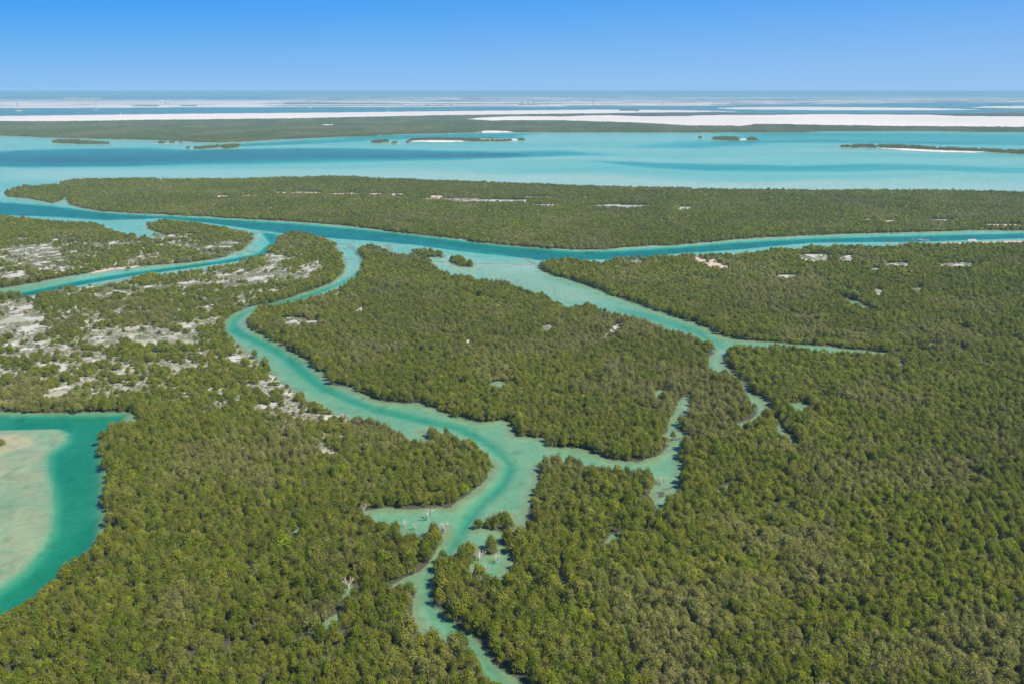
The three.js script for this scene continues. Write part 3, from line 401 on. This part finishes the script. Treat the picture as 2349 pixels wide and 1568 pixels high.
{
  const near = trees.map((t) => ({ t, f: frameOf(t.x, 3, t.z) })).filter(({ f }) => f[0] > -10 && f[0] < 2359 && f[1] < 1580).sort((a, b) => b.t.z - a.t.z).slice(0, 225);
  for (const { t, f } of near) {
    t.own = true;
    const k = nearestTint(t.tint), v = Math.floor(hash(Math.round(t.x * 10), Math.round(t.z * 10)) * 8), sideOf = f[0] < 1130 ? 'left' : 'right';
    mangrove(t, v, k, `${TINTS[k][0]} mangrove in the front canopy along the bottom edge, ${sideOf} of the creek`, `${TINTS[k][0]} mangroves along the bottom edge, ${sideOf} of the creek`);
  }
}
const rest = trees.filter((t) => !t.own);
const forest = new THREE.Group(); forest.name = 'mangrove_forest'; forest.userData = { kind: 'stuff', label: 'dense mangrove forest of olive and grey-green crowns between the creeks', category: 'forest' }; scene.add(forest);
const pick = (t, n) => Math.floor(hash(Math.round(t.x * 7), Math.round(t.z * 7)) * n);
for (let k = 0; k < 8; k++) { const l = rest.filter((t) => -t.z < 950 && pick(t, 8) === k); scatter(forest, 'crowns', HI[k], foliage, l); scatter(forest, 'trunks', HI_TRUNK[k], barkMaterial, l.map((t) => ({ ...t, tint: [1, 1, 1] }))); }
for (let k = 0; k < 6; k++) scatter(forest, 'crowns', MID[k], foliage, rest.filter((t) => -t.z >= 950 && pick(t, 6) === k));
{ // the wood beyond the lagoon and the wooded islets in it
  const r = rng(21), list = [];
  for (let z = -2750; z > zOf(262);) {
    const d = -z, s = d < 4200 ? 10 : 13, w = Math.hypot(d, EYE) * 0.545 + 60;
    for (let x = -w; x < w; x += s) {
      const px = x + (r() - 0.5) * s, pz = z + (r() - 0.5) * s;
      if (cover(px, pz) !== 1 || pz > zOf(300) && !BAND.has(px, pz)) continue;
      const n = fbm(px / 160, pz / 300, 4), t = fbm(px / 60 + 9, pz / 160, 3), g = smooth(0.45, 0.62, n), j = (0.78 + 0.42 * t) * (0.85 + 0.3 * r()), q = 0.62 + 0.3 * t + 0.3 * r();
      list.push({ x: px, z: pz, s: q * s / 15.5, h: q * (0.8 + 0.7 * r()), turn: r() * 6.28, tint: [0, 1, 2].map((i) => mix(GREEN[i], GREY[i], 0.25 + 0.65 * g) * j) });  // far crowns mixed towards grey, distance haze put into the leaf colour
    }
    z -= s;
  }
  const bushes = [];
  for (const o of ISLETS.slice(0, 20)) for (let z = o.z1; z > o.z0; z -= 17) for (let x = o.x0; x < o.x1; x += 7.5) {
    const px = x + (r() - 0.5) * 7, pz = z + (r() - 0.5) * 15, q = r();
    if (cover(px, pz) === 1 && q < 0.72) bushes.push({ x: px, z: pz, s: 1.1 + 1.2 * r(), h: 0.9 + 0.8 * r(), turn: q * 9, tint: [0, 1, 2].map((i) => mix(GREEN[i], OLIVE[i], 0.8 * r())) });
  }
  for (let k = 0; k < 6; k++) scatter(forest, 'crowns', MID[k], foliage, bushes.filter((t) => pick(t, 6) === k));
  const belts = [[502, 592, 400.5], [683, 735, 399.5], [2333, 2352, 417], [2356, 2384, 417], [2390, 2398, 418.5], [3725, 3800, 396.5]];      // windbreaks on the far coast
  for (const [x0, x1, y] of belts) for (let x = x0; x < x1; x += 3) { const [px, pz] = at((x + r() * 2) / 1.6381, y / 1.6381); list.push({ x: px, z: pz, s: 1.2 + 0.8 * r(), h: 2.2 + 0.8 * r(), turn: r() * 6, tint: GREEN }); }
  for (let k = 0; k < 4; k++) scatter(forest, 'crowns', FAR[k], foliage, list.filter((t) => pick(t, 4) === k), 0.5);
  console.log('clumps', list.length);
}
const marsh = new THREE.Group(); marsh.name = 'marsh_tufts'; marsh.userData = { kind: 'stuff', label: 'low grey-green tufts scattered over the open mudflats', category: 'ground cover' }; scene.add(marsh);
for (let k = 0; k < 3; k++) scatter(marsh, 'tufts', TUFT[k], foliage, tufts.filter((t) => pick(t, 3) === k), 0.03);
// ---------------------------------------------------------------- lone trees one can point to
const P = (x, y, h = 0) => at(x / 1.6381, y / 1.6381, h);      // the same survey in units of the full 3848-wide frame
function lone(x, y, s, tint, v, label, group) { const [px, pz] = at(x, y); return mangrove({ x: px, z: pz, s, h: s * 0.95, turn: v * 1.7, y: -0.1 }, v, tint, label, group); }
lone(2, 1020, 0.85, 1, 3, 'lone olive mangrove on the pale sand shoal at the left edge');
lone(1104, 1207, 0.62, 3, 2, 'bright green mangrove at the tip of the small islet in the lower creek');
lone(1126, 1266, 0.95, 5, 1, 'round grey-green mangrove standing alone in the pond beside the lower creek');
lone(936, 1382, 0.85, 2, 5, 'pale grey mangrove jutting from the left bank of the lower creek');
lone(327, 760, 1.05, 0, 0, 'big round dark green tree alone on the open mudflat');
lone(204, 850, 1.05, 0, 4, 'rounded green mangrove at the near end of the mudflats above the cove');
lone(345, 878, 1.0, 3, 6, 'bright green mangrove on the mudflat near the cove shore');
lone(409, 762, 0.9, 5, 2, 'grey-green mangrove between puddles at the creek side of the mudflat');
lone(508, 660, 1.15, 2, 7, 'grey-topped mangrove on the flat beside the western creek');
lone(155, 629, 1.0, 1, 0, 'solitary mangrove on the grey flat beside the western creek');
lone(365, 767, 0.75, 5, 4, 'small mangrove left of the big round tree on the mudflat');
lone(294, 620, 1.1, 2, 1, 'pale tree leaning over the western creek');
[[1606, 317.6], [1932, 338.8], [1943, 338.2], [183, 331.6]].forEach(([x, y], k) => { lone(x, y, 1.5, 0, k, ['lone bush left of the wooded islet in the middle of the lagoon', 'leftmost bush off the end of the long lagoon island', 'second bush off the end of the long lagoon island', 'bush at the foot of the leftmost lagoon islet'][k]); });

// ---------------------------------------------------------------- dead trees
const deadMaterial = new THREE.MeshStandardMaterial({ color: new THREE.Color().setRGB(0.62, 0.57, 0.50), roughness: 0.9, name: 'bleached wood' });
function deadTree(x, y, s, seed, label) {
  const [px, pz] = at(x, y), o = thing('dead_tree', label, 'dead tree', [px, -0.2, pz], seed), r = rng(seed * 31 + 5), tr = blank(), top = V((r() - 0.5) * 0.6, 1.3, (r() - 0.5) * 0.6), white = [1, 1, 1];
  twig(tr, V(0, -0.4, 0), top, 0.26, 0.2, 6, white); part(o, 'trunk', built(tr), deadMaterial);
  for (let k = 0; k < 6; k++) {
    const b = blank(), t = k * 1.05 + r(), a = V(Math.cos(t), 0.9 + 0.7 * r(), Math.sin(t)).normalize(), m = top.clone().addScaledVector(a, 1.4 + r());
    twig(b, top, m, 0.16, 0.11, 5, white);
    for (let j = 0; j < 5; j++) { const d = a.clone().add(V(r() - 0.5, r() - 0.2, r() - 0.5)).normalize(), e = m.clone().addScaledVector(d, 1 + r()); twig(b, top.clone().lerp(m, 0.6 + 0.4 * r()), e, 0.1, 0.05, 4, white); for (let q = 0; q < 2; q++) twig(b, e.clone().lerp(m, 0.3), e.clone().addScaledVector(d.clone().add(V(r() - 0.5, r() - 0.3, r() - 0.5)), 0.9), 0.06, 0.03, 3, white); }
    part(o, 'branch', built(b), deadMaterial);
  }
  o.scale.setScalar(s * 0.72);
}
deadTree(981, 1190, 1.25, 1, 'large bleached dead tree standing in the shallow bay left of the lower creek');
deadTree(930, 1206, 0.7, 2, 'thin dead trunk at the back of the shallow bay by the lower creek');
deadTree(954, 1212, 0.8, 3, 'low bleached dead bush between the thin trunk and the bank of the shallow bay');
deadTree(1020, 1216, 1.0, 4, 'silvery dead branches at the point where the shallow bay meets the lower creek');
deadTree(1099, 1284, 1.1, 5, 'upright bleached dead tree in the pond east of the lower creek');
deadTree(1141, 1288, 0.8, 6, 'slim dead tree on the right of the pond east of the lower creek');
deadTree(1112, 1316, 1.0, 7, 'spreading dead bush at the near side of the pond east of the lower creek');
deadTree(1090, 1322, 0.8, 8, 'small dead bush at the left end of the pond east of the lower creek');
deadTree(834, 1172, 0.9, 9, 'dead trunk at the far left end of the shallow bay, under the canopy edge');
deadTree(800, 1348, 1.1, 10, 'white dead tree in the canopy left of the lower creek bend');
deadTree(909, 1392, 0.9, 11, 'grey dead branches behind the pale mangrove on the lower creek bank');
deadTree(790, 966, 1.2, 12, 'bleached dead tree on the left bank of the winding creek, behind the mud clearing');
deadTree(1579, 950, 1.2, 13, 'pale dead tree on the right bank of the narrow northern arm');
deadTree(1519, 1110, 0.9, 14, 'dead snag by the small islets at the fork of the eastern arm');
deadTree(600, 1096, 0.9, 15, 'white dead twigs poking out of the forest right of the cove');

// ---------------------------------------------------------------- kayaks and the beach
const paint = (r, g, b, name) => new THREE.MeshPhysicalMaterial({ color: new THREE.Color().setRGB(r, g, b), roughness: 0.4, clearcoat: 0.4, name });
const ORANGE = paint(0.95, 0.27, 0.07, 'orange plastic'), YELLOW = paint(0.85, 0.42, 0.04, 'amber plastic'), BLUE = paint(0.03, 0.16, 0.55, 'blue plastic'), RED = paint(0.62, 0.05, 0.06, 'red plastic'), BLACK = paint(0.03, 0.03, 0.035, 'dark plastic'), WHITE = paint(0.8, 0.8, 0.78, 'white paint');
function hull(L, B, H) {
  const n = 20, m = 10, p = [], idx = [];
  for (let i = 0; i <= n; i++) { const u = i / n * 2 - 1, w = B / 2 * Math.pow(Math.max(0, 1 - Math.abs(u) ** 2.4), 0.75), rise = 0.14 * u * u; for (let j = 0; j < m; j++) { const t = j / m * 2 * Math.PI, y = Math.sin(t), dish = y > 0.3 && Math.abs(u) < 0.62 ? -0.07 : 0; p.push(u * L / 2, H * (y > 0 ? 0.45 * y : 0.55 * y) + 0.16 + rise + dish, Math.cos(t) * w); } }
  for (let i = 0; i < n; i++) for (let j = 0; j < m; j++) { const a = i * m + j, b = i * m + (j + 1) % m; idx.push(a, b, a + m, b, b + m, a + m); }
  const g = new THREE.BufferGeometry(); g.setAttribute('position', new THREE.Float32BufferAttribute(p, 3)); g.setIndex(idx); g.computeVertexNormals(); return g;
}
const HULL = hull(5.0, 1.25, 0.55), SEAT = mergeGeometries([new THREE.BoxGeometry(0.42, 0.06, 0.44), new THREE.BoxGeometry(0.06, 0.36, 0.42).translate(-0.22, 0.18, 0)]), PADDLE = mergeGeometries([new THREE.CylinderGeometry(0.025, 0.025, 2.1, 6).rotateX(Math.PI / 2), new THREE.BoxGeometry(0.16, 0.03, 0.42).translate(0, 0, 1.1), new THREE.BoxGeometry(0.16, 0.03, 0.42).translate(0, 0, -1.1)]);
function kayak(x, y, m, turn, label, group = 'kayaks on the channel by the beach', lift = 0) {
  const [px, pz] = P(x, y), o = thing('kayak', label, 'kayak', [px, lift, pz], turn, group);
  part(o, 'hull', HULL, m); for (const sx of [-0.75, 0.75]) part(o, 'seat', SEAT, BLACK).position.set(sx, 0.24, 0); part(o, 'paddle', PADDLE, BLACK).position.set(0.2, 0.45, 0);
}
kayak(3384, 884.5, ORANGE, 0.1, 'orange kayak alone near the far bank of the channel');
kayak(3427, 899.5, RED, 0.05, 'red kayak left of the raft of boats');
kayak(3455, 901.5, BLUE, 0.3, 'dark blue kayak at the left end of the raft of boats');
kayak(3459, 899.6, WHITE, -0.4, 'white kayak crossing the left end of the raft of boats');
kayak(3466, 902, RED, 0.15, 'dark red kayak in the middle of the raft of boats');
kayak(3473, 903, ORANGE, 0, 'orange-red kayak in the middle of the raft, left of the amber one');
kayak(3487, 903.5, YELLOW, 0, 'long amber kayak at the right of the raft of boats');
kayak(3481, 907, BLUE, -0.35, 'blue kayak in front of the amber one');
kayak(3501, 901.5, BLUE, -0.3, 'blue kayak at the right end, off the raft of boats');
kayak(3331, 913, ORANGE, -0.15, 'leftmost orange kayak by the near mangroves');
kayak(3341, 916, ORANGE, 0, 'second orange kayak by the near mangroves, partly behind the leftmost one');
kayak(3362, 914.5, ORANGE, -0.2, 'third orange kayak from the left by the near mangroves');
kayak(3400, 915, ORANGE, 0.05, 'orange kayak by the near mangroves, closest to the beach');
kayak(80, 1165, ORANGE, 0.25, 'orange kayak lying on the mudflat at the left edge', undefined, 0.05);
const steel2 = new THREE.MeshStandardMaterial({ color: new THREE.Color().setRGB(0.38, 0.38, 0.39), roughness: 0.7, name: 'roof sheet' });
{ // open beach shelter: white posts and a pitched roof of white panels
  const [px, pz] = P(3654, 914), o = thing('beach_shelter', 'white open shelter with a panelled roof on the sandy beach', 'shelter', [px, 0.3, pz], 0.05), post = new THREE.CylinderGeometry(0.13, 0.16, 2.6, 8).translate(0, 1.3, 0), panel = new THREE.BoxGeometry(1.55, 0.09, 3.6);
  for (const x of [-4.6, 0, 4.6]) for (const z of [-1.6, 1.6]) part(o, 'post', post, WHITE).position.set(x, 0, z);
  for (const z of [-1.6, 1.6]) part(o, 'beam', new THREE.BoxGeometry(9.8, 0.22, 0.2), WHITE).position.set(0, 2.7 + (z < 0 ? 1.5 : 0), z);
  for (let k = 0; k < 6; k++) { const m = part(o, 'roof_panel', panel, steel2); m.position.set(-4.5 + k * 1.8, 3.55 + 0.02 * (k % 2), 0); m.rotation.x = 0.45; }
  for (const x of [-4.6, 0, 4.6]) part(o, 'post', new THREE.CylinderGeometry(0.12, 0.12, 1.6, 8).translate(0, 0.8, 0), WHITE).position.set(x, 2.6, -1.6);
}
// ---------------------------------------------------------------- power line pylons, masts, buildings of the far coast
const steel = new THREE.MeshStandardMaterial({ color: new THREE.Color().setRGB(0.42, 0.43, 0.45), roughness: 0.6, metalness: 0.3, name: 'galvanised steel' }), concrete = new THREE.MeshStandardMaterial({ color: new THREE.Color().setRGB(0.62, 0.60, 0.56), roughness: 0.9, name: 'concrete' });
function pylon(x, y, height, label, base = 0) {
  const [px, pz] = P(x, y), o = thing('transmission_pylon', label, 'pylon', [px, 0.4, pz], 0.3, 'power line across the far channel'), leg = [], brace = [], w = height * 0.13, at_ = (t, sx, sz) => { const k = w * Math.pow(1 - t, 1.35) + 0.012 * height; return V(sx * k, t * height, sz * k); }, white = [1, 1, 1], rl = height * 0.007;
  for (const [sx, sz] of [[1, 1], [1, -1], [-1, 1], [-1, -1]]) { const q = blank(); for (let k = 0; k < 6; k++) twig(q, at_(k / 6, sx, sz), at_((k + 1) / 6, sx, sz), rl, rl, 4, white); part(o, 'leg', built(q), steel); }
  const q = blank(); for (let k = 0; k < 6; k++) for (const [a, b] of [[[1, 1], [1, -1]], [[1, -1], [-1, -1]], [[-1, -1], [-1, 1]], [[-1, 1], [1, 1]]]) { twig(q, at_(k / 6, ...a), at_((k + 1) / 6, ...b), rl * 0.6, rl * 0.6, 3, white); twig(q, at_(k / 6, ...b), at_((k + 1) / 6, ...a), rl * 0.6, rl * 0.6, 3, white); } part(o, 'bracing', built(q), steel);
  for (const t of [0.68, 0.8, 0.92]) { const c = blank(), l = height * (0.17 - 0.06 * (t - 0.68)); for (const s of [1, -1]) { twig(c, V(0, t * height, 0), V(s * l, t * height + height * 0.01, 0), rl * 1.2, rl * 0.7, 4, white); twig(c, V(0, (t + 0.04) * height, 0), V(s * l, t * height + height * 0.01, 0), rl * 0.7, rl * 0.6, 4, white); } part(o, 'cross_arm', built(c), steel); }
  if (base) part(o, 'platform', new THREE.CylinderGeometry(base / 2, base / 2 + 1, 5, 20).scale(1, 1, 0.5), concrete).position.y = 1;
}
pylon(67, 417, 88, 'tall lattice pylon on a round platform in the far channel, leftmost', 66); pylon(360, 413, 84, 'lattice pylon on a platform in the far channel, second from the left', 50);
pylon(1164, 404.5, 78, 'lattice pylon on a platform in the far channel, third from the left', 48); pylon(1399, 401.5, 78, 'lattice pylon at the far channel edge, fourth from the left', 46); pylon(1693, 401, 80, 'lattice pylon on a platform by the low white sheds', 44); pylon(2057, 399, 78, 'lattice pylon right of the white works', 30); pylon(2228, 397.5, 76, 'lattice pylon on scrub, second right of the white works', 0); pylon(2493, 394, 80, 'lattice pylon left of the far sand bar', 0); pylon(2748, 391, 76, 'lattice pylon behind the tip of the far sand bar', 0); pylon(2981, 389.5, 80, 'rightmost lattice pylon behind the far sand bar', 0);
function mast(x, y, height, width, label) { const [px, pz] = P(x, y), o = thing('mast', label, 'mast', [px, 0.4, pz], 0, 'masts along the far channel'); part(o, 'pole', new THREE.CylinderGeometry(width * 0.35, width * 0.5, height, 10).translate(0, height / 2, 0), WHITE); part(o, 'head', new THREE.CylinderGeometry(width * 0.9, width * 0.9, height * 0.12, 10).translate(0, height * 0.96, 0), WHITE); part(o, 'foundation', new THREE.CylinderGeometry(width * 1.6, width * 1.8, 2, 12).translate(0, 0.6, 0), concrete); }
mast(452.5, 430.5, 22, 2.6, 'short white beacon at the channel edge of the long sandbar'); mast(1457, 425, 44, 3.6, 'tall white mast on the long sandbar'); mast(2474, 422, 46, 2.2, 'thin white mast on the sand right of the dark trees');
const wall = (r, g, b, name) => new THREE.MeshStandardMaterial({ color: new THREE.Color().setRGB(r, g, b), roughness: 0.85, name }), PALE = wall(0.74, 0.71, 0.68, 'pale render'), CREAM = wall(0.70, 0.62, 0.55, 'cream render'), GLASS = wall(0.22, 0.27, 0.33, 'window glass');
function block(name, x, y, w, h, dep, m, label, category, group, kind = 'flat') {
  const [px, pz] = P(x, y), o = thing(name, label, category, [px, 0.4, pz], 0, group), box = (a, b, c, X, Y, Z) => new THREE.BoxGeometry(a, b, c).translate(X, Y, Z);
  part(o, 'wall', box(w, h, dep, 0, h / 2, 0), m);
  if (kind === 'flat') { part(o, 'roof', box(w + 1, 0.8, dep + 1, 0, h + 0.4, 0), WHITE); part(o, 'roof_plant', box(w * 0.35, h * 0.12 + 1.5, dep * 0.4, w * 0.14, h + 1.5, 0), m); }
  else { const s = new THREE.Shape([[-w / 2 - 1, 0], [w / 2 + 1, 0], [0, h * 0.35]].map(([a, b]) => new THREE.Vector2(a, b))); part(o, 'roof', new THREE.ExtrudeGeometry(s, { depth: dep, bevelEnabled: false }).translate(0, h, -dep / 2), WHITE); }
  const rows = Math.max(1, Math.min(6, Math.floor(h / 6)));
  for (let k = 0; k < rows; k++) part(o, 'window_band', box(w * 0.86, h / rows * 0.3, 0.3, 0, h / rows * (k + 0.55), dep / 2 + 0.2), GLASS);
}
{
  const r = rng(77), towers = [[240, 1], [246, 1.2], [253, 1], [260, 1.3], [268, 0.9], [277, 1.1], [284, 1], [292, 0.8], [300, 0.7], [310, 0.8], [318, 0.9], [327, 0.8], [336, 0.7], [347, 1.1], [355, 1.2], [363, 0.8], [372, 1.1]];
  towers.forEach(([x, s], k) => block('tower_block', x, 375, 26 + 10 * r(), 42 * s, 24, k % 3 ? PALE : CREAM, `pale tower block number ${['one', 'two', 'three', 'four', 'five', 'six', 'seven', 'eight', 'nine', 'ten', 'eleven', 'twelve', 'thirteen', 'fourteen', 'fifteen', 'sixteen', 'seventeen'][k]} from the left in the hazy skyline at far left`, 'building', 'hazy skyline at far left'));
  [[1953, 9, 28], [1962, 14, 40], [1972, 9, 24], [1985, 12, 34], [1996, 10, 22], [2006, 12, 44], [2017, 8, 30]].forEach(([x, w, h], k) => block('works_building', x, 396, w * 3.1, h, 30, k % 2 ? CREAM : PALE, `${['leftmost', 'tall second', 'low third', 'broad fourth', 'low fifth', 'tallest sixth', 'rightmost'][k]} block of the cream works on the far shore`, 'building', 'cream works on the far shore'));
  [[1508, 10, 12], [1522, 9, 14], [1549, 18, 18], [1577, 22, 15], [1608, 22, 24], [1655, 14, 14], [1696, 16, 14]].forEach(([x, w, h], k) => block('shed', x, 394.5, w * 3.3, h, 40, PALE, `${['leftmost', 'second', 'third', 'long low fourth', 'largest fifth', 'sixth', 'rightmost'][k]} white shed on the far shore left of the works`, 'shed', 'white sheds on the far shore', 'pitched'));
  [[622, 9, 26], [633, 12, 12], [700, 6, 10], [760, 8, 10], [790, 8, 8], [825, 8, 9], [1050, 9, 22], [1058, 12, 14], [1171, 10, 14]].forEach(([x, w, h], k) => block('plant_building', x, 392, w * 3.3, h, 30, PALE, `${['tall narrow', 'low', 'small', 'fourth', 'fifth', 'sixth', 'tall seventh', 'eighth', 'rightmost'][k]} white building behind the jetty on the far left shore, counted from the left`, 'building', 'white buildings behind the jetty'));
  [[2963, 3], [3233, 7]].forEach(([x, w], k) => block('shed', x, 386, w * 3.6, 12, 20, WHITE, ['small white shed on the scrub behind the far sand bar', 'bright white shed on the far right shore'][k], 'shed', undefined, 'pitched'));
  [[1617, 478, 10, 4], [1550, 498, 9, 3.4], [1430, 508, 7, 3]].forEach(([x, y, w, h], k) => block('hut', x, y, w, h, 6, WHITE, ['low white hut in the wood beyond the lagoon, nearest the sand', 'white hut in the wood beyond the lagoon, above the shore', 'white hut on the small beach of the wood beyond the lagoon'][k], 'hut', undefined, 'pitched'));
  [[892, 1], [902, 0.85], [914, 1]].forEach(([x, s], k) => { const [px, pz] = P(x, 396.5), o = thing('storage_tank', `${['left', 'middle', 'right'][k]} domed white storage tank on the far left shore`, 'tank', [px, 0.4, pz], 0, 'domed storage tanks'); part(o, 'shell', new THREE.CylinderGeometry(17 * s, 17 * s, 14, 28).translate(0, 7, 0), WHITE); part(o, 'dome', new THREE.SphereGeometry(17 * s, 28, 10, 0, 6.2832, 0, 1.5708).scale(1, 0.5, 1).translate(0, 14, 0), WHITE); part(o, 'walkway', new THREE.TorusGeometry(17.2 * s, 0.5, 6, 28).rotateX(Math.PI / 2).translate(0, 13.5, 0), steel); });
}
renderer.render(scene, camera);
